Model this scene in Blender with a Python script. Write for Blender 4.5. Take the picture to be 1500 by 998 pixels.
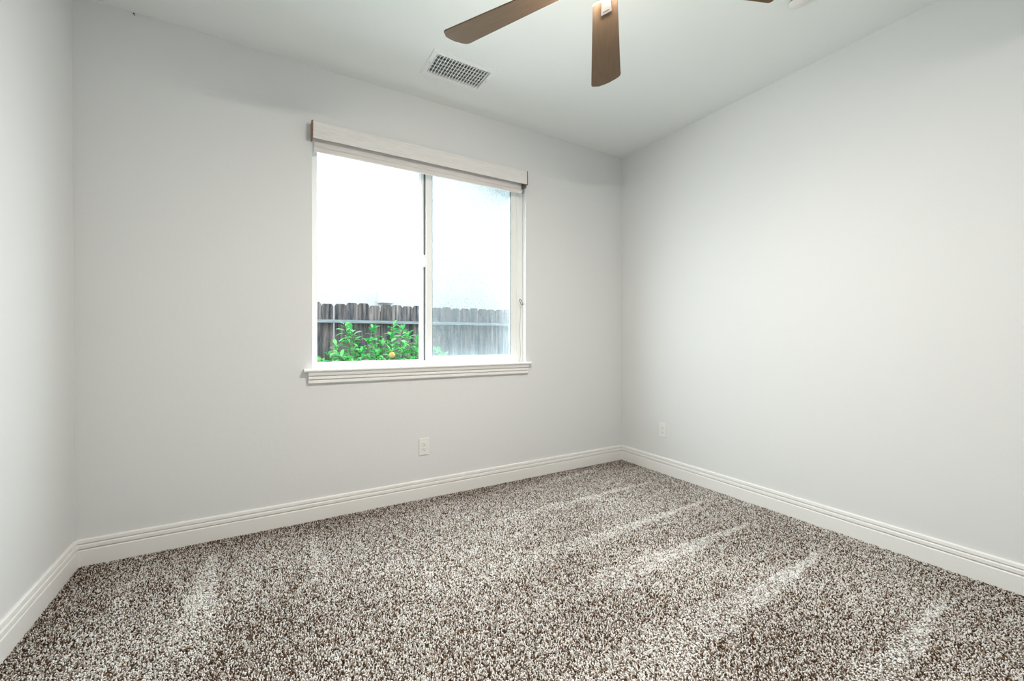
import bpy, math, random
import numpy as np
from mathutils import Vector, Matrix
random.seed(7); rng = np.random.default_rng(7)
for o in list(bpy.data.objects): bpy.data.objects.remove(o)
S = bpy.context.scene; COL = S.collection
PI = math.pi

# ------------------------------------------------------------------ camera
CAM = Vector((0.7766, -2.8039, 1.1060))
R_ = Vector((0.86115227, -0.50834623, 0.00093345)); U_ = Vector((0.00211379, 0.00541703, 0.99998309))
F_ = Vector((0.50834269, 0.86113574, -0.00573942))
cd = bpy.data.cameras.new('camera'); co = bpy.data.objects.new('camera', cd); COL.objects.link(co)
m = Matrix.Identity(4)
for i in range(3):
    m[i][0] = R_[i]; m[i][1] = U_[i]; m[i][2] = -F_[i]; m[i][3] = CAM[i]
co.matrix_world = m
cd.sensor_width = 36; cd.lens = 14.859; cd.clip_start = 0.02
S.camera = co
# ------------------------------------------------------------------ light and exposure
SKY = 2.95; SKY_COL = (0.86, 0.95, 1.0)
DAY = 42.0; DAY_COL = (0.87, 0.965, 0.985); DAY_TILT = 26
LAMP = 760.0; LAMP_COL = (1.0, 0.90, 0.81)
S.view_settings.view_transform = 'Standard'; S.view_settings.look = 'None'
S.view_settings.exposure = 0.0; S.view_settings.gamma = 1; S.view_settings.use_curve_mapping = False
w = bpy.data.worlds.new('sky'); S.world = w; w.use_nodes = True
nt = w.node_tree; bg = nt.nodes['Background']
bg.inputs[0].default_value = (*SKY_COL, 1); bg.inputs[1].default_value = SKY
w.cycles.sampling_method = 'AUTOMATIC'
W, D, H = 3.592, 3.41, 2.74
OX0, OX1, OZ0, OZ1 = 1.034, 2.556, 0.901, 2.375        # window opening
# added area lights boosting the daylight indoors: tilted strips stacked in the window plane
NS = 12; SZ0, SZ1 = .955, 2.215; SH = (SZ1-SZ0)/NS
dl = bpy.data.lights.new('daylight_boost', 'AREA'); dl.shape = 'RECTANGLE'
dl.size = OX1-OX0-.10; dl.size_y = SH*.95; dl.energy = DAY/NS; dl.color = DAY_COL
for i in range(NS):
    do = bpy.data.objects.new('daylight_boost', dl); COL.objects.link(do)
    do.location = ((OX0+OX1)/2, 0.1125, SZ0+(i+.5)*SH); do.rotation_euler = (-PI/2+math.radians(DAY_TILT), 0, 0)
S.cycles.use_denoising = True
S.cycles.max_bounces = 14; S.cycles.diffuse_bounces = 9; S.cycles.transparent_max_bounces = 12
S.cycles.sample_clamp_indirect = 8; S.cycles.caustics_reflective = False; S.cycles.caustics_refractive = False

# ------------------------------------------------------------------ materials
def mat(name, col, rough=0.6, metal=0, spec=0.5, noise=None, bump=None, emit=None):
    """noise=(scale, other colour, detail, stretch) mottles the colour, bump=(scale, distance, strength)"""
    M = bpy.data.materials.new(name); M.use_nodes = True
    n = M.node_tree.nodes; l = M.node_tree.links; b = n['Principled BSDF']
    b.inputs['Base Color'].default_value = (*col, 1); b.inputs['Roughness'].default_value = rough
    b.inputs['Metallic'].default_value = metal; b.inputs['Specular IOR Level'].default_value = spec
    tc = n.new('ShaderNodeTexCoord')
    if noise:
        mp = n.new('ShaderNodeMapping'); mp.inputs['Scale'].default_value = noise[3] if len(noise) > 3 else (1, 1, 1)
        l.new(tc.outputs['Object'], mp.inputs[0])
        t = n.new('ShaderNodeTexNoise'); t.inputs['Scale'].default_value = noise[0]; t.inputs['Detail'].default_value = noise[2]
        l.new(mp.outputs[0], t.inputs['Vector'])
        mr = n.new('ShaderNodeMapRange'); mr.inputs[1].default_value = 0.35; mr.inputs[2].default_value = 0.65
        l.new(t.outputs['Fac'], mr.inputs[0])
        mx = n.new('ShaderNodeMix'); mx.data_type = 'RGBA'
        mx.inputs['A'].default_value = (*col, 1); mx.inputs['B'].default_value = (*noise[1], 1)
        l.new(mr.outputs[0], mx.inputs['Factor']); l.new(mx.outputs['Result'], b.inputs['Base Color'])
    if bump:
        t = n.new('ShaderNodeTexNoise'); t.inputs['Scale'].default_value = bump[0]; t.inputs['Detail'].default_value = 3
        l.new(tc.outputs['Object'], t.inputs['Vector'])
        bp = n.new('ShaderNodeBump'); bp.inputs['Distance'].default_value = bump[1]; bp.inputs['Strength'].default_value = bump[2]
        l.new(t.outputs['Fac'], bp.inputs['Height']); l.new(bp.outputs[0], b.inputs['Normal'])
    if emit:
        b.inputs['Emission Color'].default_value = (*emit[0], 1); b.inputs['Emission Strength'].default_value = emit[1]
    return M

M_WALL = mat('wall_paint', (0.672, 0.683, 0.686), 0.85, spec=0.2, bump=(26, 0.003, 0.25))
M_CEIL = mat('ceiling_paint', (0.77, 0.80, 0.785), 0.85, spec=0.2, bump=(26, 0.003, 0.25))
M_TRIM = mat('white_trim_paint', (0.78, 0.775, 0.76), 0.4, bump=(60, 0.0004, 0.2))
M_VINYL = mat('white_vinyl', (0.80, 0.81, 0.80), 0.35, bump=(200, 0.0002, 0.1))
M_GASKET = mat('grey_gasket', (0.13, 0.16, 0.17), 0.6, noise=(60, (0.16, 0.19, 0.2), 2))
M_VENT = mat('vent_enamel', (0.78, 0.80, 0.80), 0.4, bump=(200, 0.0002, 0.1))
M_DUCT = mat('duct_steel', (0.30, 0.36, 0.38), 0.7, noise=(20, (0.36, 0.42, 0.44), 2))
M_PLATE = mat('outlet_plastic', (0.74, 0.74, 0.72), 0.35, bump=(300, 0.0001, 0.1))
M_SLOT = mat('outlet_slot_dark', (0.03, 0.03, 0.03), 0.7, noise=(50, (0.05, 0.05, 0.05), 1))
M_SCREW = mat('screw_metal', (0.55, 0.55, 0.53), 0.35, 0.8, bump=(400, 0.0001, 0.2))
M_BLADE = mat('brown_blade', (0.140, 0.092, 0.056), 0.7, spec=0.2, noise=(5, (0.160, 0.106, 0.066), 5, (1.5, 14, 14)), bump=(120, 0.0003, 0.2))
M_NICKEL = mat('brushed_nickel', (0.62, 0.58, 0.52), 0.38, 0.85, bump=(300, 0.0002, 0.2))
M_OPAL = mat('opal_glass_lit', (0.9, 0.88, 0.85), 0.4, noise=(8, (0.88, 0.86, 0.83), 1), emit=(LAMP_COL, LAMP))
M_CAP = mat('brown_end_cap', (0.20, 0.10, 0.065), 0.5, noise=(40, (0.17, 0.085, 0.055), 2))
M_HEM = mat('hem_fabric', (0.66, 0.63, 0.61), 0.8, bump=(500, 0.0005, 0.4))
M_CORD = mat('grey_brown_cord', (0.33, 0.29, 0.25), 0.6, noise=(300, (0.25, 0.21, 0.18), 2))
M_RING = mat('bronze_ring', (0.16, 0.13, 0.11), 0.35, 0.7, noise=(100, (0.2, 0.16, 0.13), 2))
M_SPRK = mat('sprinkler_plate_white', (0.78, 0.77, 0.74), 0.45, bump=(200, 0.0002, 0.2))
M_DARK = mat('dark_recess', (0.02, 0.02, 0.02), 0.8, noise=(50, (0.03, 0.03, 0.03), 1))
M_STUCCO = mat('white_stucco', (0.86, 0.86, 0.85), 0.9, noise=(2.2, (0.79, 0.795, 0.80), 6), bump=(45, 0.02, 0.5))
M_HOOD = mat('white_vent_hood', (0.84, 0.84, 0.84), 0.5, bump=(80, 0.0005, 0.2))
M_EAVE = mat('pale_blue_eave', (0.74, 0.82, 0.85), 0.6, noise=(4, (0.70, 0.79, 0.82), 2))
M_ROOF = mat('roof_tile', (0.16, 0.14, 0.13), 0.9, noise=(6, (0.22, 0.19, 0.17), 4), bump=(20, 0.02, 0.6))
M_SOIL = mat('soil', (0.10, 0.075, 0.05), 0.95, noise=(9, (0.16, 0.13, 0.09), 6), bump=(30, 0.03, 0.8))
M_STEM = mat('shrub_stem', (0.16, 0.13, 0.05), 0.8, noise=(30, (0.10, 0.16, 0.04), 3))
M_FRUIT = mat('orange_fruit', (0.80, 0.42, 0.10), 0.5, noise=(12, (0.85, 0.55, 0.2), 2), bump=(200, 0.001, 0.3))

def fabric_mat():                      # ribbed blind fabric: fine horizontal threads
    M = mat('blind_fabric', (0.60, 0.575, 0.55), 0.85)
    n = M.node_tree.nodes; l = M.node_tree.links; b = n['Principled BSDF']
    tc = [k for k in n if k.type == 'TEX_COORD'][0]
    mp = n.new('ShaderNodeMapping'); mp.inputs['Scale'].default_value = (14, 14, 260); l.new(tc.outputs['Object'], mp.inputs[0])
    t = n.new('ShaderNodeTexNoise'); t.inputs['Scale'].default_value = 1.0; t.inputs['Detail'].default_value = 2; l.new(mp.outputs[0], t.inputs['Vector'])
    mx = n.new('ShaderNodeMix'); mx.data_type = 'RGBA'; mx.inputs['A'].default_value = (0.56, 0.55, 0.54, 1); mx.inputs['B'].default_value = (0.80, 0.785, 0.77, 1)
    l.new(t.outputs['Fac'], mx.inputs['Factor']); l.new(mx.outputs['Result'], b.inputs['Base Color'])
    bp = n.new('ShaderNodeBump'); bp.inputs['Distance'].default_value = 0.001; bp.inputs['Strength'].default_value = 0.5
    l.new(t.outputs['Fac'], bp.inputs['Height']); l.new(bp.outputs[0], b.inputs['Normal'])
    return M
M_FABRIC = fabric_mat()

def glass_mat():
    M = bpy.data.materials.new('window_glass'); M.use_nodes = True
    n = M.node_tree.nodes; l = M.node_tree.links; n.remove(n['Principled BSDF']); out = n['Material Output']
    tr = n.new('ShaderNodeBsdfTransparent'); tr.inputs[0].default_value = (0.96, 0.985, 0.98, 1)
    gl = n.new('ShaderNodeBsdfGlossy'); gl.inputs['Roughness'].default_value = 0.02
    fr = n.new('ShaderNodeFresnel'); fr.inputs[0].default_value = 1.45
    mx = n.new('ShaderNodeMixShader'); g = n.new('ShaderNodeNewGeometry'); i_ = n.new('ShaderNodeMath'); i_.operation = 'SUBTRACT'; i_.inputs[0].default_value = 1; l.new(g.outputs['Backfacing'], i_.inputs[1])
    k_ = n.new('ShaderNodeMath'); k_.operation = 'MULTIPLY'; l.new(fr.outputs[0], k_.inputs[0]); l.new(i_.outputs[0], k_.inputs[1])
    l.new(k_.outputs[0], mx.inputs[0]); l.new(tr.outputs[0], mx.inputs[1]); l.new(gl.outputs[0], mx.inputs[2])
    l.new(mx.outputs[0], out.inputs[0]); return M
M_GLASS = glass_mat()

def screen_mat():                      # fine insect mesh: open weave of pale threads, dusty in patches
    M = bpy.data.materials.new('insect_mesh'); M.use_nodes = True
    n = M.node_tree.nodes; l = M.node_tree.links; n.remove(n['Principled BSDF']); out = n['Material Output']
    tr = n.new('ShaderNodeBsdfTransparent')
    df = n.new('ShaderNodeBsdfDiffuse'); df.inputs[0].default_value = (0.62, 0.70, 0.76, 1)
    tl = n.new('ShaderNodeBsdfTranslucent'); tl.inputs[0].default_value = (0.62, 0.70, 0.76, 1)
    ad = n.new('ShaderNodeMixShader'); ad.inputs[0].default_value = 0.5; l.new(df.outputs[0], ad.inputs[1]); l.new(tl.outputs[0], ad.inputs[2])
    tc = n.new('ShaderNodeTexCoord'); t = n.new('ShaderNodeTexNoise'); t.inputs['Scale'].default_value = 160; t.inputs['Detail'].default_value = 3
    l.new(tc.outputs['Object'], t.inputs['Vector'])
    mr = n.new('ShaderNodeMapRange'); mr.inputs[1].default_value = 0.3; mr.inputs[2].default_value = 0.7; mr.inputs[3].default_value = 0.08; mr.inputs[4].default_value = 0.34
    l.new(t.outputs['Fac'], mr.inputs[0])
    mx = n.new('ShaderNodeMixShader'); l.new(mr.outputs[0], mx.inputs[0]); l.new(tr.outputs[0], mx.inputs[1]); l.new(ad.outputs[0], mx.inputs[2])
    l.new(mx.outputs[0], out.inputs[0]); return M
M_SCREEN = screen_mat()

def leaf_mat():
    M = bpy.data.materials.new('green_leaf'); M.use_nodes = True
    n = M.node_tree.nodes; l = M.node_tree.links; b = n['Principled BSDF']; out = n['Material Output']
    g = n.new('ShaderNodeNewGeometry'); r = n.new('ShaderNodeValToRGB'); e = r.color_ramp.elements
    e[0].position = 0; e[0].color = (0.03, 0.34, 0.06, 1); e[1].position = 1; e[1].color = (0.60, 0.92, 0.50, 1)
    q = e.new(0.5); q.color = (0.12, 0.74, 0.20, 1)
    l.new(g.outputs['Random Per Island'], r.inputs[0]); l.new(r.outputs[0], b.inputs['Base Color']); b.inputs['Roughness'].default_value = 0.45
    tl = n.new('ShaderNodeBsdfTranslucent'); l.new(r.outputs[0], tl.inputs[0])
    mx = n.new('ShaderNodeMixShader'); mx.inputs[0].default_value = 0.35; l.new(b.outputs[0], mx.inputs[1]); l.new(tl.outputs[0], mx.inputs[2])
    l.new(mx.outputs[0], out.inputs[0]); return M
M_LEAF = leaf_mat()

def fence_mat():                       # weathered wood, every board a little different
    M = bpy.data.materials.new('weathered_wood'); M.use_nodes = True
    n = M.node_tree.nodes; l = M.node_tree.links; b = n['Principled BSDF']; b.inputs['Roughness'].default_value = 0.9; b.inputs['Specular IOR Level'].default_value = 0.2
    oi = n.new('ShaderNodeObjectInfo'); tc = n.new('ShaderNodeTexCoord')
    va = n.new('ShaderNodeVectorMath'); va.operation = 'MULTIPLY_ADD'; va.inputs[1].default_value = (34, 34, 2.6)
    sc = n.new('ShaderNodeMath'); sc.operation = 'MULTIPLY'; sc.inputs[1].default_value = 50; l.new(oi.outputs['Random'], sc.inputs[0])
    l.new(tc.outputs['Object'], va.inputs[0]); l.new(sc.outputs[0], va.inputs[2])
    t = n.new('ShaderNodeTexNoise'); t.inputs['Scale'].default_value = 1; t.inputs['Detail'].default_value = 7; t.inputs['Roughness'].default_value = 0.65; l.new(va.outputs[0], t.inputs['Vector'])
    r = n.new('ShaderNodeValToRGB'); e = r.color_ramp.elements
    e[0].position = 0.34; e[0].color = (0.022, 0.034, 0.044, 1); e[1].position = 0.70; e[1].color = (0.46, 0.36, 0.32, 1)
    q = e.new(0.5); q.color = (0.17, 0.155, 0.165, 1)
    l.new(t.outputs['Fac'], r.inputs[0])
    h = n.new('ShaderNodeHueSaturation'); mr = n.new('ShaderNodeMapRange'); mr.inputs[3].default_value = 0.65; mr.inputs[4].default_value = 1.3
    l.new(oi.outputs['Random'], mr.inputs[0]); l.new(mr.outputs[0], h.inputs['Value']); l.new(r.outputs[0], h.inputs['Color']); l.new(h.outputs[0], b.inputs['Base Color'])
    bp = n.new('ShaderNodeBump'); bp.inputs['Distance'].default_value = 0.004; bp.inputs['Strength'].default_value = 0.6; l.new(t.outputs['Fac'], bp.inputs['Height']); l.new(bp.outputs[0], b.inputs['Normal'])
    return M
M_FENCE = fence_mat()

M_RAIL = mat('lit_weathered_rail', (0.40, 0.45, 0.48), 0.9, noise=(3, (0.24, 0.28, 0.32), 6, (2, 20, 20)), bump=(60, 0.002, 0.4))  # fence wood made paler: light on the rail's front is painted in
def carpet_mat():                      # twisted yarn ends from dark brown to oatmeal, one tone per tuft
    M = bpy.data.materials.new('speckled_carpet'); M.use_nodes = True
    n = M.node_tree.nodes; l = M.node_tree.links; b = n['Principled BSDF']; b.inputs['Roughness'].default_value = 0.95; b.inputs['Specular IOR Level'].default_value = 0.1
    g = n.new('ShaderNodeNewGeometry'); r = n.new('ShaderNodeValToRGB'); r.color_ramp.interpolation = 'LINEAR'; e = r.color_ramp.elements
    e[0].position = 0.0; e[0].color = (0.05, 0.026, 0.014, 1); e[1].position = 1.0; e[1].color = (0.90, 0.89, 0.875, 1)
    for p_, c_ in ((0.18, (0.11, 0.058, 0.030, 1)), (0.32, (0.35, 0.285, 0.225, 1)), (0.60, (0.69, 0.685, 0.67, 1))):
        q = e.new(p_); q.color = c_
    at = n.new('ShaderNodeAttribute'); at.attribute_name = 'nap_and_shade'          # how far the yarn shows its pale flank, less shade painted near walls
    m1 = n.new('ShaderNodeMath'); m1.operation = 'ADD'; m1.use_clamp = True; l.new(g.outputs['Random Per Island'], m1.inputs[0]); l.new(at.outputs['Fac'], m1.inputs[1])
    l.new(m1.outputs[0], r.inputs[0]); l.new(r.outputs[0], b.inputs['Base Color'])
    return M
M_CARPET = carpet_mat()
M_BACKING = mat('carpet_backing', (0.10, 0.078, 0.062), 0.95, noise=(60, (0.15, 0.12, 0.10), 3))

# ------------------------------------------------------------------ mesh helpers
class MB:
    def __init__(s): s.v = []; s.f = []
    def add(s, v, f):
        k = len(s.v); s.v += [tuple(q) for q in v]; s.f += [tuple(i+k for i in q) for q in f]; return s
    def box(s, x0, x1, y0, y1, z0, z1, M=None):
        v = [(x, y, z) for z in (z0, z1) for y in (y0, y1) for x in (x0, x1)]
        if M is not None: v = [M @ Vector(q) for q in v]
        return s.add(v, [(0, 2, 3, 1), (4, 5, 7, 6), (0, 1, 5, 4), (2, 6, 7, 3), (0, 4, 6, 2), (1, 3, 7, 5)])
    def prism(s, poly, fn, a, b):
        """poly: 2-D outline, fn(u, v, t) -> 3-D point, swept from t=a to t=b"""
        n = len(poly); v = [fn(u, w_, a) for u, w_ in poly] + [fn(u, w_, b) for u, w_ in poly]
        return s.add(v, [(i, (i+1) % n, (i+1) % n+n, i+n) for i in range(n)] + [tuple(range(n))[::-1], tuple(range(n, 2*n))])
    def lathe(s, prof, seg=32, c=(0, 0, 0)):
        v = []; n = len(prof)
        for k in range(seg):
            a = 2*PI*k/seg
            v += [(c[0]+r*math.cos(a), c[1]+r*math.sin(a), c[2]+z) for r, z in prof]
        f = [(k*n+i, ((k+1) % seg)*n+i, ((k+1) % seg)*n+i+1, k*n+i+1) for k in range(seg) for i in range(n-1)]
        return s.add(v, f)
    def tube(s, pts, r, seg=8, closed=False):
        pts = [Vector(p) for p in pts]; n = len(pts); rr = r if isinstance(r, list) else [r]*n; v = []
        for i, p in enumerate(pts):
            a = pts[(i-1) % n] if (i or closed) else p; b = pts[(i+1) % n] if (i < n-1 or closed) else p
            t = (b-a).normalized(); up = Vector((0, 0, 1)) if abs(t.z) < 0.9 else Vector((0, 1, 0))
            e1 = t.cross(up).normalized(); e2 = t.cross(e1)
            v += [p+rr[i]*(e1*math.cos(2*PI*k/seg)+e2*math.sin(2*PI*k/seg)) for k in range(seg)]
        f = [(i*seg+k, i*seg+(k+1) % seg, ((i+1) % n)*seg+(k+1) % seg, ((i+1) % n)*seg+k) for i in range(n if closed else n-1) for k in range(seg)]
        if not closed: f += [tuple(range(seg))[::-1], tuple((n-1)*seg+k for k in range(seg))]
        return s.add(v, f)
    def build(s, name, material, parent=None, bevel=0, smooth=False, loc=None):
        me = bpy.data.meshes.new(name); me.from_pydata(s.v, [], s.f); me.validate()
        import bmesh
        bm = bmesh.new(); bm.from_mesh(me); bmesh.ops.recalc_face_normals(bm, faces=bm.faces); bm.to_mesh(me); bm.free()
        me.materials.append(material); o = bpy.data.objects.new(name, me); COL.objects.link(o)
        if parent: o.parent = parent
        if loc: o.location = loc
        if smooth:
            for p in me.polygons: p.use_smooth = True
            md = o.modifiers.new('edges', 'EDGE_SPLIT'); md.split_angle = math.radians(40)
        if bevel:
            b = o.modifiers.new('bevel', 'BEVEL'); b.width = bevel; b.segments = 3; b.limit_method = 'ANGLE'
        return o
def tag(o, label=None, cat=None, group=None, kind=None):
    if label: o['label'] = label
    if cat: o['category'] = cat
    if group: o['group'] = group
    if kind: o['kind'] = kind
    return o
def empty(name, loc=(0, 0, 0), rz=0):
    o = bpy.data.objects.new(name, None); o.empty_display_size = 0.1; COL.objects.link(o); o.location = loc; o.rotation_euler = (0, 0, rz); return o
def struct(o, label=None, cat=None): return tag(o, label, cat, kind='structure')

# ------------------------------------------------------------------ room shell
T = 0.16
b = MB()
b.box(-T, OX0, 0, T, 0, H+T); b.box(OX1, W+T, 0, T, 0, H+T); b.box(OX0, OX1, 0, T, 0, OZ0); b.box(OX0, OX1, 0, T, OZ1, H+T)
struct(b.build('wall_back', M_WALL), 'pale grey painted wall holding the window', 'wall')
struct(MB().box(-T, 0, -D, 0, 0, H+T).build('wall_left', M_WALL), 'pale grey wall strip at the left edge of the view', 'wall')
struct(MB().box(W, W+T, -D, 0, 0, H+T).build('wall_right', M_WALL), 'blank pale grey wall on the right with one outlet', 'wall')
struct(MB().box(-T, W+T, -D-T, -D, 0, H+T).build('wall_front', M_WALL), 'pale grey wall behind the camera', 'wall')
VX0, VX1, VY0, VY1 = 1.642, 1.995, -0.496, -0.296      # vent throat in the ceiling
b = MB()
b.box(0, VX0, -D, 0, H, H+T); b.box(VX1, W, -D, 0, H, H+T); b.box(VX0, VX1, -D, VY0, H, H+T); b.box(VX0, VX1, VY1, 0, H, H+T)
struct(b.build('ceiling', M_CEIL), 'flat pale painted ceiling with fan and air vent', 'ceiling')

# floor: carpet, every yarn end real, the nap brushed by vacuum strokes
def wedge(x, y):
    """1 inside the lighter vacuum strokes: they start at the right wall and widen into the room, two start under the window wall"""
    w_ = np.zeros_like(x)
    for (ax, ay, ln, w1, drift, st) in ((3.43, -0.09, 1.3, .05, -.16, .7), (3.40, -0.56, 1.5, .06, -.02, .9), (3.40, -1.01, 1.8, .10, -.05, 1.), (3.37, -1.36, 1.8, .13, -.02, 1.),
                                        (3.39, -1.745, 1.9, .16, -.08, 1.1), (3.28, -2.20, 1.6, .15, -.08, 1.1)):
        t = (ax-x)/ln; c = ay+drift*np.clip(t, 0, 1); hw = 0.008+w1*np.clip(t, 0, 1)**1.25*(1+0.25*np.sin(x*21+ay*9))
        d = np.abs(y-c)/hw
        w_ = np.maximum(w_, st*np.clip((1.05-d)/(0.15+0.5*np.clip(t, 0, 1)), 0, 1)*np.clip(t*12, 0, 1)*np.clip((1.1-t)/0.8, 0, 1))
    for (ax, ay, ln, w1, drift, st) in ((0.565, -0.12, 1.1, .09, -.03, .8), (1.02, -0.10, 1.0, .08, .0, .5), (0.27, -0.16, .9, .06, .0, .35)):
        t = (ay-y)/ln; c = ax+drift*np.clip(t, 0, 1); hw = 0.01+w1*np.clip(t, 0, 1)
        d = np.abs(x-c)/hw
        w_ = np.maximum(w_, st*np.clip((1.2-d)/0.4, 0, 1)*np.clip(t*12, 0, 1)*np.clip((1.0-t)/0.6, 0, 1))
    return w_
def carpet():
    P = 0.0050
    nx, ny = int((W-0.03)/P), int((D-0.03)/P)
    gx, gy = np.meshgrid(np.arange(nx), np.arange(ny)); gx = gx.ravel(); gy = gy.ravel(); n = len(gx)
    x = 0.016+P*(gx+0.5)+rng.uniform(-.5, .5, n)*P; y = -0.016-P*(gy+0.5)+rng.uniform(-.5, .5, n)*P
    wd = wedge(x, y)
    blot = 0.5*np.sin(x*5.1+1.3*np.sin(y*3.7))+0.5*np.sin(y*6.3+1.7*np.sin(x*4.1+1))
    wd = wd*np.clip(0.9+0.3*np.sin(x*23+2*np.sin(y*17))*np.sin(y*29+1.5*np.sin(x*13)), 0.5, 1.1)
    edge = np.clip(1-(-y)/(0.17+0.06*np.sin(x*4+1)+0.03*np.sin(x*13)), 0, 1)**0.5+0.6*np.clip(1-x/0.22, 0, 1)     # shade and warm cast near the walls, painted in as darker tufts
    a = rng.uniform(0, 2*PI, n); ln = rng.uniform(0.35, 1.15, n)
    # strokes lie flat towards the room so their flanks face up; the rest stands up and shows its dark roots
    lean = 0.0045*ln; lx = np.cos(a)*lean-0.006*wd; ly = np.sin(a)*lean-0.002*wd
    h = rng.uniform(0.0062, 0.0082, n)-0.0015*wd+0.0006*blot
    r0 = rng.uniform(0.0018, 0.0027, n)*(1+0.33*wd+0.10*blot); tw = rng.uniform(0, PI, n)
    V = np.zeros((n, 8, 3), np.float32)
    for k in range(4):
        c, s_ = np.cos(tw+k*PI/2), np.sin(tw+k*PI/2); c2, s2 = np.cos(tw+0.6+k*PI/2), np.sin(tw+0.6+k*PI/2)
        V[:, k] = np.stack([x+r0*c, y+r0*s_, np.full(n, 0.0)], 1)
        V[:, 4+k] = np.stack([x+lx+r0*0.95*c2, y+ly+r0*0.95*s2, h+r0*0.35*np.cos(k*PI/2+a)], 1)
    F = np.array([[0, 1, 5, 4], [1, 2, 6, 5], [2, 3, 7, 6], [3, 0, 4, 7], [4, 5, 6, 7]])
    F = (F[None]+8*np.arange(n)[:, None, None]).reshape(-1, 4)
    V = V.reshape(-1, 3)
    V = np.vstack([V, np.array([(0, 0, 0.001), (W, 0, 0.001), (W, -D, 0.001), (0, -D, 0.001), (0, 0, -.12), (W, 0, -.12), (W, -D, -.12), (0, -D, -.12)], np.float32)])
    k = 8*n; base = np.array([[0, 3, 2, 1], [4, 5, 6, 7], [0, 1, 5, 4], [1, 2, 6, 5], [2, 3, 7, 6], [3, 0, 4, 7]])+k
    F = np.vstack([F, base]).astype(np.int32)
    me = bpy.data.meshes.new('floor'); me.vertices.add(len(V)); me.vertices.foreach_set('co', V.ravel())
    me.loops.add(F.size); me.loops.foreach_set('vertex_index', F.ravel()); me.polygons.add(len(F))
    me.polygons.foreach_set('loop_start', np.arange(0, F.size, 4, dtype=np.int32)); me.polygons.foreach_set('loop_total', np.full(len(F), 4, np.int32))
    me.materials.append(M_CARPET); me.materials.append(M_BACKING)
    mi = np.zeros(len(F), np.int32); mi[-6:] = 1; me.polygons.foreach_set('material_index', mi)
    me.update(calc_edges=True)
    nap_and_shade = me.attributes.new('nap_and_shade', 'FLOAT', 'POINT'); nv = np.zeros(len(V), np.float32); nv[:8*n] = np.repeat(0.33*wd+0.05*blot-0.10-0.17*edge, 8); nap_and_shade.data.foreach_set('value', nv)
    o = bpy.data.objects.new('floor', me); COL.objects.link(o); return o
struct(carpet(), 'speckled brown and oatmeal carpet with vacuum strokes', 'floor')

# baseboards
PR = [(0, .135), (.006, .135), (.0105, .131), (.012, .117), (.003, .1165), (.003, .1115), (.0105, .111), (.0145, .107), (.0150, .0925), (.004, .092), (.004, .0865), (.0135, .086), (.016, .081), (.016, 0), (0, 0)]
struct(MB().prism(PR, lambda u, v, t: (t, -u, v), 0, W).build('baseboard_back', M_TRIM), 'white moulded baseboard along the window wall', 'baseboard')
struct(MB().prism(PR, lambda u, v, t: (W-u, t, v), -D, 0).build('baseboard_right', M_TRIM), 'white moulded baseboard along the blank right wall', 'baseboard')
struct(MB().prism(PR, lambda u, v, t: (u, t, v), -D, 0).build('baseboard_left', M_TRIM), 'white moulded baseboard along the left wall', 'baseboard')
struct(MB().prism(PR, lambda u, v, t: (t, -D+u, v), 0, W).build('baseboard_front', M_TRIM), 'white moulded baseboard behind the camera', 'baseboard')

# ------------------------------------------------------------------ window
win = struct(empty('window_1', ((OX0+OX1)/2, 0.05, OZ0+.02)), 'white vinyl sliding window with white sill looking onto a fence', 'window')
wx, wz = win.location.x, win.location.z
def wb(*boxes):
    m_ = MB()
    for q in boxes: m_.box(q[0]-wx, q[1]-wx, q[2]-.05, q[3]-.05, q[4]-wz, q[5]-wz)
    return m_
FZ0 = 0.9205
wb((OX0, OX0+.034, .055, .135, FZ0, OZ1), (OX1-.048, OX1, .05, .135, FZ0, OZ1), (OX0+.034, OX1-.048, .055, .135, FZ0, .948), (OX0+.034, OX1-.048, .055, .135, OZ1-.04, OZ1),
   (OX0+.034, OX1-.048, .050, .056, FZ0, .934), (OX1-.054, OX1-.048, .056, .062, .948, OZ1-.04)).build('window_frame', M_VINYL, win, bevel=.002)
wb((1.736, 1.758, .082, .125, .948, OZ1-.04), (1.741, 1.753, .074, .082, .948, OZ1-.04), (OX0+.034, 1.736, .088, .125, .948, .953)).build('fixed_stile', M_VINYL, win, bevel=.0015)
wb((1.7565, 1.7675, .080, .092, .948, OZ1-.04)).build('weatherstrip', M_GASKET, win)['label'] = 'dark grey weatherstrip'
fs = wb((OX0+.032, 1.738, .090, .094, .946, OZ1-.038)).build('fixed_pane', M_GLASS, win)
sx0, sx1 = 1.766, OX1-.050
sash = wb((sx0, sx0+.030, .056, .088, .950, OZ1-.042), (sx0+.030, sx0+.046, .062, .086, .978, OZ1-.08), (sx1-.052, sx1, .058, .088, .950, OZ1-.042),
          (sx0+.030, sx1-.052, .058, .088, .950, .978), (sx0+.030, sx1-.052, .058, .088, OZ1-.08, OZ1-.042)).build('sliding_sash', M_VINYL, win, bevel=.0025)
gz0, gz1, gx0, gx1 = .978, OZ1-.08, sx0+.046, sx1-.052
wb((gx0, gx0+.003, .064, .071, gz0, gz1), (gx1-.003, gx1, .060, .071, gz0, gz1), (gx0+.003, gx1-.003, .062, .071, gz0, gz0+.002)).build('gasket', M_GASKET, sash)
wb((sx0+.044, sx1-.050, .072, .076, .976, OZ1-.078)).build('sash_pane', M_GLASS, sash)
wb((1.744, 1.764, .040, .058, 1.602, 1.684), (1.748, 1.758, .034, .041, 1.615, 1.66)).build('latch', M_VINYL, sash, bevel=.003)
wb((sx0+.02, OX1-.046, .1400, .1408, .95, OZ1-.04)).build('insect_screen', M_SCREEN, win)['label'] = 'fine grey insect mesh behind the sliding half'
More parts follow.
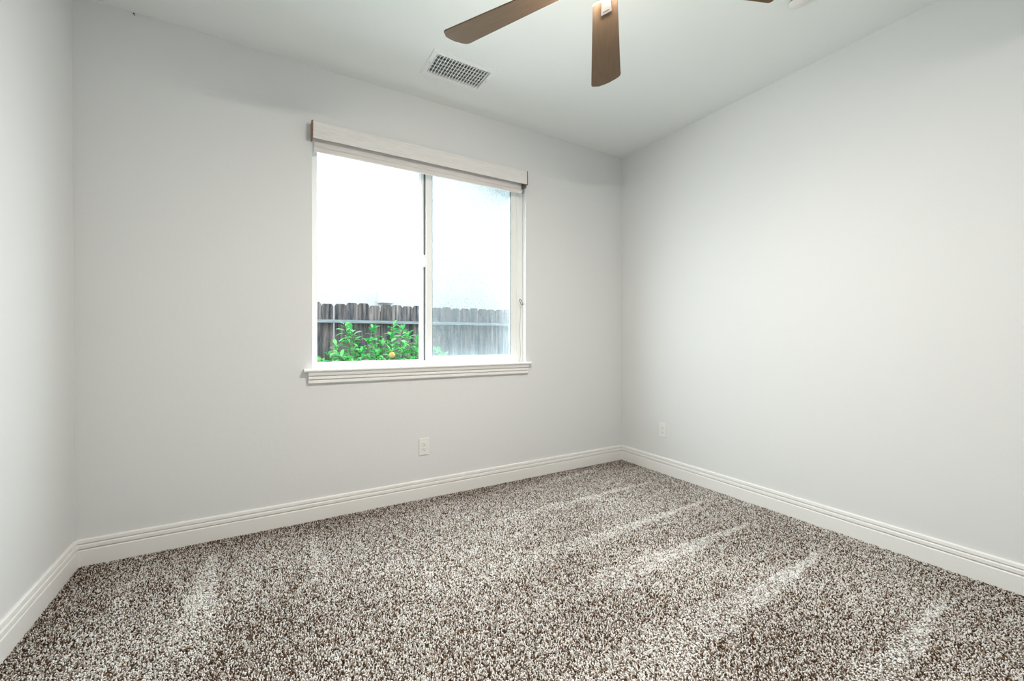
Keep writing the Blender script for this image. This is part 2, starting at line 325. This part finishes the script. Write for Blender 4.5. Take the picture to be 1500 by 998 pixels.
# stool with a rounded nose, apron of three steps, returns to the wall
st = MB(); nose = [(.06, .901), (-.036, .901), (-.042, .9035), (-.045, .9075), (-.0455, .9115), (-.044, .916), (-.040, .9195), (-.035, .9205), (.06, .9205)]
st.prism(nose, lambda u, v, t: (t-wx, u-.05 if u < .05 else .0, v-wz), OX0+.0005, OX1-.0005)
nose2 = [(0, .901)]+nose[1:-1]+[(0, .9205)]
st.prism(nose2, lambda u, v, t: (t-wx, u-.05, v-wz), .988, OX0+.0005); st.prism(nose2, lambda u, v, t: (t-wx, u-.05, v-wz), OX1-.0005, 2.588)
st.build('window_sill', M_TRIM, win)
ap = MB()
AP = [(0, .901), (-.033, .901), (-.033, .893), (-.029, .880), (-.015, .879), (-.015, .8755), (-.026, .874), (-.026, .8585), (-.012, .8575), (-.012, .854), (-.021, .852), (-.021, .835), (-.014, .829), (0, .829)]
ap.prism(AP, lambda u, v, t: (t-wx, u-.05, v-wz), 1.012, 2.566)
ap.build('window_apron', M_TRIM, win)

# ------------------------------------------------------------------ roller blind
VT, VB, VY = 2.388, 2.287, -0.060
rb = tag(empty('roller_blind', (1.78, -.03, VB)), 'off-white fabric roller blind rolled nearly all the way up inside its boxed valance', 'blind')
def bb(*boxes):
    m_ = MB()
    for q in boxes: m_.box(q[0]-1.78, q[1]-1.78, q[2]+.03, q[3]+.03, q[4]-VB, q[5]-VB)
    return m_
bb((1.036, 2.530, VY, VY+.006, VB, VT), (1.036, 2.530, VY+.006, -.003, VT-.005, VT)).build('valance', M_FABRIC, rb, bevel=.002)
for x0, x1 in ((1.028, 1.036), (2.530, 2.536)):
    bb((x0, x1, VY-.001, -.001, VB-.003, VT+.001)).build('end_cap', M_CAP, rb, bevel=.001)['label'] = 'brown end cap'
f_ = MB(); fy = -.012
f_.box(1.046-1.78, 2.508-1.78, fy+.03, fy+.0312, 2.257-VB, 2.34-VB).build('blind_fabric', M_FABRIC, rb)
h_ = MB(); hp = [(fy-.006, 2.226), (fy-.008, 2.230), (fy-.0075, 2.250), (fy-.002, 2.258), (fy+.004, 2.258), (fy+.007, 2.250), (fy+.007, 2.230), (fy+.004, 2.225)]
h_.prism(hp, lambda u, v, t: (t-1.78, u+.03, v-VB), 1.044, 2.508); h_.build('hem_bar', M_HEM, rb)
r_ = MB(); r_.tube([(1.046-1.78, .004, 2.337-VB), (2.51-1.78, .004, 2.337-VB)], .022, 20); r_.build('roller', M_FABRIC, rb, smooth=True)
br = MB(); br.box(2.511-1.78, 2.528-1.78, -.024, .026, 2.262-VB, 2.375-VB)
br.build('bracket', M_RING, rb, bevel=.002)['label'] = 'dark bracket'
ck = MB(); ck.tube([(2.508-1.78, .012, 2.232-VB), (2.516-1.78, .012, 2.226-VB), (2.523-1.78, .012, 2.232-VB), (2.524-1.78, .012, 2.262-VB)], .0022, 6); ck.build('hem_clip', M_RING, rb)
# pull cord with an oval ring that ties it off on the right jamb
cdx = 2.528
pc = tag(empty('blind_cord', (cdx, .0, FZ0)), 'thin grey-brown pull cord standing beside the right window jamb with a bronze oval ring', 'cord')
c_ = MB(); pts = []
for i in range(22):
    z = .9245+(1.375-.9245)*i/21; t = i/21
    pts.append((-.018+.004*math.sin(t*9)+.003*math.sin(t*3), .012+.012*t*0, z-FZ0))
c_.tube(pts, .0016, 6); c_.build('cord', M_CORD, pc)
rg = MB(); ring = []
for i in range(28):
    a = 2*PI*i/28; u = .0085*math.cos(a); v = .026*math.sin(a)+(.011 if math.sin(a) > 0 else -.011)*0
    ca, sa = math.cos(.52), math.sin(.52)
    ring.append((-.006+u*ca+v*sa*-1, .012, 1.388-FZ0+u*sa*-1*-1+v*ca))
rg.tube(ring, .0026, 8, closed=True); rg.build('ring', M_RING, pc, smooth=True)
hk = MB(); hk.tube([(.0275, .012, 1.372-FZ0), (.018, .012, 1.372-FZ0), (.008, .012, 1.368-FZ0), (.004, .012, 1.371-FZ0)], .002, 8); hk.build('cord_hook', M_SCREW, pc)

# ------------------------------------------------------------------ outlets
def outlet(loc, rz, label):
    t = tag(empty('wall_outlet', loc, rz), label, 'outlet', None)
    MB().box(-.0345, .0345, -.006, 0, -.058, .058).build('cover_plate', M_PLATE, t, bevel=.0035)
    for dz in (-.0195, .0195):
        poly = [(.0165*math.cos(a), max(-.0125, min(.0125, .0168*math.sin(a)))) for a in [2*PI*k/28 for k in range(28)]]
        rc = MB().prism(poly, lambda u, v, s: (u, s, v+dz), -.0085, -.0055).build('receptacle', M_PLATE, t)
        MB().box(-.0075, -.0052, -.0089, -.008, dz+.000, dz+.008).build('slot', M_SLOT, rc)
        MB().box(.0052, .0075, -.0089, -.008, dz+.001, dz+.007).build('slot', M_SLOT, rc)
        MB().prism([(.0026*math.cos(2*PI*k/12), -.0062+.0028*math.sin(2*PI*k/12)) for k in range(12)], lambda u, v, s: (u, s, v+dz), -.0089, -.008).build('slot', M_SLOT, rc)
    MB().prism([(.003*math.cos(2*PI*k/12), .003*math.sin(2*PI*k/12)) for k in range(12)], lambda u, v, s: (u, s, v), -.0072, -.0055).build('screw', M_SCREW, t)
outlet((1.7285, 0, .3605), 0, 'white duplex outlet on the window wall, below the window')
outlet((W, -.463, .356), -PI/2, 'white duplex outlet on the blank right wall, near the corner')

# ------------------------------------------------------------------ ceiling air vent
av = tag(empty('air_vent', (1.8155, -.398, H)), 'white rectangular louvred air vent in the ceiling beside the fan', 'air vent')
fx, fy2, ix, iy = .2015, .127, .1725, .096
fr = MB()
def ringprism(m_, ox, oy, ix_, iy_, z0, z1):
    o4 = [(-ox, -oy), (ox, -oy), (ox, oy), (-ox, oy)]; i4 = [(-ix_, -iy_), (ix_, -iy_), (ix_, iy_), (-ix_, iy_)]
    v = [(x, y, z1) for x, y in o4]+[(x*.985, y*.98, z0) for x, y in o4]+[(x, y, z0) for x, y in i4]+[(x, y, z1+.012) for x, y in i4]
    f = []
    for k in range(4):
        j = (k+1) % 4
        f += [(k, j, 4+j, 4+k), (4+k, 4+j, 8+j, 8+k), (8+k, 8+j, 12+j, 12+k), (12+k, 12+j, j, k)]
    m_.add(v, f)
ringprism(fr, fx, fy2, ix, iy, -.007, 0)
fr.build('vent_frame', M_VENT, av)
lv = MB(); NL = 18
for k in range(NL):
    x = -ix+(k+.5)*2*ix/NL
    M4 = Matrix.Translation((x, 0, .002)) @ Matrix.Rotation(math.radians(26), 4, 'Y')
    lv.box(-.0022, .0022, -iy, iy, -.006, .006, M4)
lv.build('front_louvers', M_VENT, av)
rl = MB()
for k in range(6):
    y = -iy+(k+.5)*2*iy/6
    M4 = Matrix.Translation((0, y, .024)) @ Matrix.Rotation(math.radians(-30), 4, 'X')
    rl.box(-ix, ix, -.0035, .0035, -.008, .008, M4)
rl.build('rear_louvers', M_VENT, av)
for sx_ in (-1, 1):
    MB().lathe([(0, -.0092), (.0035, -.0088), (.0042, -.007)], 14, (sx_*.187, 0, 0)).build('screw', M_SCREW, av)
MB().box(.176, .182, -.03, -.012, -.0125, -.006).build('damper_lever', M_VENT, av, bevel=.001)
dk = MB(); dk.box(-.1727, -.1717, -.0975, .0975, .012, .15); dk.box(.1717, .1727, -.0975, .0975, .012, .15); dk.box(-.1717, .1717, -.0975, -.0965, .012, .15); dk.box(-.1717, .1717, .0965, .0975, .012, .15); dk.box(-.1727, .1727, -.0975, .0975, .15, .152)
dk.build('duct', M_DUCT, av)

# ------------------------------------------------------------------ concealed sprinkler cover
sp = tag(empty('sprinkler_cover', (3.012, -1.742, H)), 'round white fire sprinkler cover plate on the ceiling, right of the fan', 'sprinkler cover')
MB().lathe([(0, -.0125), (.038, -.012), (.0405, -.0105), (.0410, -.0095), (.0405, -.009), (0, -.009)], 48).build('cover_plate', M_SPRK, sp, smooth=True)
MB().lathe([(0, -.009), (.036, -.009), (.037, 0), (0, 0)], 40).build('recess_cup', M_DARK, sp)
# ------------------------------------------------------------------ nail
nl = MB(); nl.tube([(0, 0, 0), (0, -.012, .001)], .0016, 8); nl.tube([(0, -.012, .001), (0, -.0135, .001)], .0036, 10)
tag(nl.build('nail', M_DARK, loc=(.226, 0, 2.728)), 'tiny dark nail at the top of the window wall, left end', 'nail')

# ------------------------------------------------------------------ ceiling fan
FX, FY, FZ = 1.7959, -1.7039, 2.3795
fan = tag(empty('ceiling_fan', (FX, FY, H)), 'five-bladed brown ceiling fan with a lit lamp, cropped by the top of the view', 'ceiling fan')
dz = FZ-H
MB().lathe([(.0, 0), (.068, 0), (.066, -.02), (.05, -.05), (.022, -.062), (0, -.062)], 40).build('canopy', M_NICKEL, fan, smooth=True)
MB().lathe([(.0125, -.06), (.0125, dz+.125), (.0, dz+.125)], 20).build('downrod', M_NICKEL, fan, smooth=True)
MB().lathe([(0, dz+.135), (.03, dz+.13), (.075, dz+.115), (.112, dz+.09), (.118, dz+.06), (.105, dz+.03), (.082, dz+.012), (.07, dz-.008), (0, dz-.008)], 48).build('motor_housing', M_NICKEL, fan, smooth=True)
MB().lathe([(0, dz-.008), (.066, dz-.008), (.068, dz-.018), (.0, dz-.018)], 40).build('lamp_fitter', M_NICKEL, fan, smooth=True)
MB().lathe([(0, dz-.018), (.074, dz-.018), (.078, dz-.022), (.078, dz-.026), (.070, dz-.033), (.050, dz-.039), (.025, dz-.042), (0.001, dz-.043)], 28).build('lamp_shade', M_OPAL, fan, smooth=True)['label'] = 'glowing white lamp shade'
rL, rR, hwT, hwR, pit = .663, .640, .0721, .047, math.radians(10)
def blade_outline():
    def hw(r): return hwR+(hwT-hwR)*(r-.15)/.5
    pts = [(.135, -hw(.135)+.012), (.145, -hw(.145))]
    for r in np.linspace(.2, rL-.03, 6): pts.append((r, -hw(r)))
    pts += [(rL-.012, -hw(rL)+.001), (rL-.002, -hw(rL)+.006), (rL+.003, -hw(rL)+.018)]
    for s_ in np.linspace(-.035, .045, 7): pts.append((rL+.004-(s_+.035)**2*2.6+(.008 if s_ < 0.02 else .006), s_))
    pts += [(rR+.006, hw(rR)-.010), (rR-.004, hw(rR)-.002), (rR-.018, hw(rR))]
    for r in np.linspace(rR-.05, .2, 6): pts.append((r, hw(r)))
    pts += [(.145, hw(.145)), (.135, hw(.135)-.012)]
    return pts
BO = blade_outline()
a0 = 0.8129
bracket_me = blade_me = None; brk = None
for k in range(5):
    a = a0+k*2*PI/5
    # local frame: x along the blade, y towards (sin a, -cos a); built as a right-handed frame with y negated
    c, s_ = math.cos(a), math.sin(a)
    if k == 0:
        B = MB().prism(BO, lambda u, v, t: (u, -v*math.cos(pit)-t*math.sin(pit)*0, v*math.sin(pit)+t), -.003, .003).build('blade', M_BLADE, fan, bevel=.0015)
        q = MB()
        # blade iron under the blade: tapered plate with a slanted end, arm to the motor
        def zz(v, t): return v*math.sin(pit)+t
        poly = [(.075, -.0115), (.120, -.0115), (.199, -.0155), (.200, -.0145), (.190, .0245), (.189, .0255), (.120, .0200), (.075, .0120)]
        q.prism(poly, lambda u, v, t: (u, -v*math.cos(pit), zz(v, t)), -.0085, -.0032)
        q.prism([(.06, -.02), (.12, -.016), (.12, .024), (.06, .02)], lambda u, v, t: (u, -v, t), -.004, .012)
        K = q.build('blade_bracket', M_NICKEL, B, bevel=.0012)
        SL = MB().prism([(.183, -.008), (.187, -.008), (.180, .016), (.176, .016)], lambda u, v, t: (u, -v*math.cos(pit), zz(v, t)), -.0089, -.0082).build('slot_recess', M_SLOT, B)
        parts = (B, K, SL)
    else:
        B = parts[0].copy(); COL.objects.link(B); B.parent = fan
        for ch in parts[1:]:
            d_ = ch.copy(); COL.objects.link(d_); d_.parent = B
    B.location = (0, 0, dz); B.rotation_euler = (0, 0, a)

# ------------------------------------------------------------------ outside: yard, fence, shrub, neighbour
struct(MB().box(-7, 12, .16, 9, -.45, -.3).build('ground', M_SOIL), 'bare soil strip between the house and the fence', 'ground')
fn = tag(empty('wooden_fence', (2.7, 2.72, -.3)), 'weathered grey dog-eared board fence behind the shrub', 'fence')
def board(h, w_):
    hw = w_/2; e = .028
    return MB().prism([(-hw, 0), (hw, 0), (hw, h-e), (hw-e*.55, h-.006), (hw-e*.9, h), (-hw+e*.9, h), (-hw+e*.55, h-.006), (-hw, h-e)], lambda u, v, t: (u, t, v), 0, .016)
protos = []
for k in range(4):
    protos.append(board(1.83+(.006, -.008, .0, .012)[k], (.1385, .137, .139, .136)[k]))
meshes = []
for i in range(52):
    x = -1.5+i*.1392+.033
    k = random.randrange(4)
    if len(meshes) < 4 and i < 4:
        o = protos[i].build('fence_board', M_FENCE, fn); meshes.append(o); k = i
    else:
        o = meshes[k].copy(); COL.objects.link(o); o.parent = fn
    o.location = (x-2.7+random.uniform(-.002, .002), random.uniform(0, .004), random.uniform(-.006, .006)); o.rotation_euler = (0, random.uniform(-.004, .004), 0)
MB().box(-4.25, 4.65, -.075, -.001, 1.589, 1.626).build('fence_rail', M_RAIL, fn)
MB().box(-4.25, 4.65, -.04, -.001, .35, .44).build('fence_rail', M_FENCE, fn)
for px_ in (-3.1, -.7, 1.7, 4.1): MB().box(px_, px_+.089, .022, .111, 0, 1.75).build('fence_post', M_FENCE, fn)

nb = tag(empty('neighbour_house', (4.15, 4.1, -.3)), 'white stucco gable wall of the house beyond the fence', 'house')
y0 = 4.1; EZ = lambda x: 3.98-.41*(x-4.15)
wl = MB(); wl.prism([(-6, -.3), (10, -.3), (10, EZ(10)), (-1.2, EZ(-1.2)), (-6, EZ(-1.2)-.41*4.8)], lambda u, v, t: (u-4.15, t, v+.3), 0, .25); wl.build('stucco_wall', M_STUCCO, nb)
rf = MB(); rf.prism([(-6.4, EZ(-1.2)-.41*5.2), (-1.2, EZ(-1.2)), (10.4, EZ(10.4)), (10.4, EZ(10.4)+.14), (-1.2, EZ(-1.2)+.14), (-6.4, EZ(-1.2)-.41*5.2+.14)], lambda u, v, t: (u-4.15, t, v+.3), -.30, 4); rf.build('roof', M_EAVE, nb)
fb = MB(); fb.prism([(-6.4, EZ(-1.2)-.41*5.2-.05), (-1.2, EZ(-1.2)-.05), (10.4, EZ(10.4)-.05), (10.4, EZ(10.4)+.12), (-1.2, EZ(-1.2)+.12), (-6.4, EZ(-1.2)-.41*5.2+.12)], lambda u, v, t: (u-4.15, t, v+.3), -.33, -.301); fb.build('fascia_board', M_EAVE, nb)
hd = MB(); hd.prism([(0, 0), (0, .19), (-.05, .19), (-.13, .03), (-.13, 0)], lambda u, v, t: (t, u, v), -.11, .11)
hd.build('vent_hood', M_HOOD, nb, bevel=.006, loc=(2.47-4.15, 0, 1.66+.3))['label'] = 'small white vent hood on the wall'

# shrub: arching stems carrying lance shaped leaves
sh = tag(empty('green_shrub', (1.95, 1.85, -.3)), 'bright green leafy shrub with long pointed leaves in front of the fence', 'shrub')
def leaf(vs, fs_, p, d, up, L, wd_):
    d = d.normalized(); sd = d.cross(up).normalized(); n_ = sd.cross(d)
    k = len(vs); prof = ((0, .06), (.22, .75), (.5, 1), (.78, .62), (1, .03))
    for t, q in prof:
        c = p+d*(L*t)+Vector((0, 0, -1))*(L*.28*t*t)
        for e in (-1, 0, 1): vs.append(tuple(c+sd*(e*q*wd_/2)+n_*(abs(e)*q*wd_*.16)))
    for i in range(4):
        for j in range(2): fs_.append((k+i*3+j, k+i*3+j+1, k+i*3+j+4, k+i*3+j+3))
tops = [(1.50, 1.24, 1.8), (1.56, 1.18, 1.75), (1.42, 1.02, 1.8), (1.79, 1.20, 1.8), (1.70, 1.08, 1.7), (1.86, 1.05, 1.7), (2.01, 1.25, 1.85), (2.08, 1.20, 1.75), (1.95, 1.12, 1.7), (2.18, 1.15, 1.85), (2.25, 1.08, 1.75),
        (2.32, 1.06, 1.9), (2.42, 1.02, 1.85), (2.52, .96, 1.8), (1.34, .93, 1.75), (1.28, .86, 1.85), (1.45, .92, 1.65), (1.62, .98, 1.6), (1.76, .96, 1.55), (1.92, .98, 1.55), (2.06, 1.02, 1.6), (2.2, .97, 1.6),
        (2.34, .92, 1.7), (1.55, .86, 1.6), (1.85, .86, 1.5), (2.1, .86, 1.5), (2.62, .88, 1.9), (1.38, .84, 1.6), (1.22, .80, 1.75), (2.45, .84, 1.7), (2.68, .80, 1.8), (1.7, .84, 1.5)]
vs, fs_ = [], []; sm = MB(); R0 = random.Random(11)
base = sh.location
for (tx, tz, ty) in tops:
    rx = 1.95+(tx-1.95)*.35+R0.uniform(-.08, .08); P0 = Vector((rx, 1.85+(ty-1.85)*.4, -.3)); P2 = Vector((tx, ty, tz)); P1 = Vector(((rx+tx*1.1)/2.1, (P0.y+ty)/2, .45*tz))
    path = [(1-t)**2*P0+2*t*(1-t)*P1+t*t*P2 for t in [i/12 for i in range(13)]]
    sm.tube([p-base for p in path], [.008-.0055*i/12 for i in range(13)], 6)
    nn = 95
    for i in range(nn):
        t = .38+.62*(i/(nn-1))**.85; p = (1-t)**2*P0+2*t*(1-t)*P1+t*t*P2
        a = R0.uniform(0, 2*PI); el = R0.uniform(-.15, .75)+(.5 if t > .96 else 0)
        d = Vector((math.cos(a)*math.cos(el), math.sin(a)*math.cos(el), math.sin(el)))
        tw = R0.uniform(.6, 1.0); L = R0.uniform(.085, .14)*tw
        leaf(vs, fs_, p-base+d*.012, d, Vector((R0.uniform(-.4, .4), R0.uniform(-.4, .4), 1)), L, L*R0.uniform(.30, .42))
lm = MB(); lm.v = vs; lm.f = fs_
me = bpy.data.meshes.new('foliage'); me.from_pydata(vs, [], fs_); me.materials.append(M_LEAF)
for p in me.polygons: p.use_smooth = True
fo = bpy.data.objects.new('foliage', me); COL.objects.link(fo); fo.parent = sh
sm.build('stems', M_STEM, sh, smooth=True)
fr_ = MB(); fr_.lathe([(0.0005, -.032), (.016, -.028), (.028, -.014), (.031, 0), (.027, .016), (.015, .028), (.0005, .031)], 20); fr_.build('fruit', M_FRUIT, sh, smooth=True, loc=(1.90-base.x, 1.48-base.y, .935-base.z))['label'] = 'orange fruit'
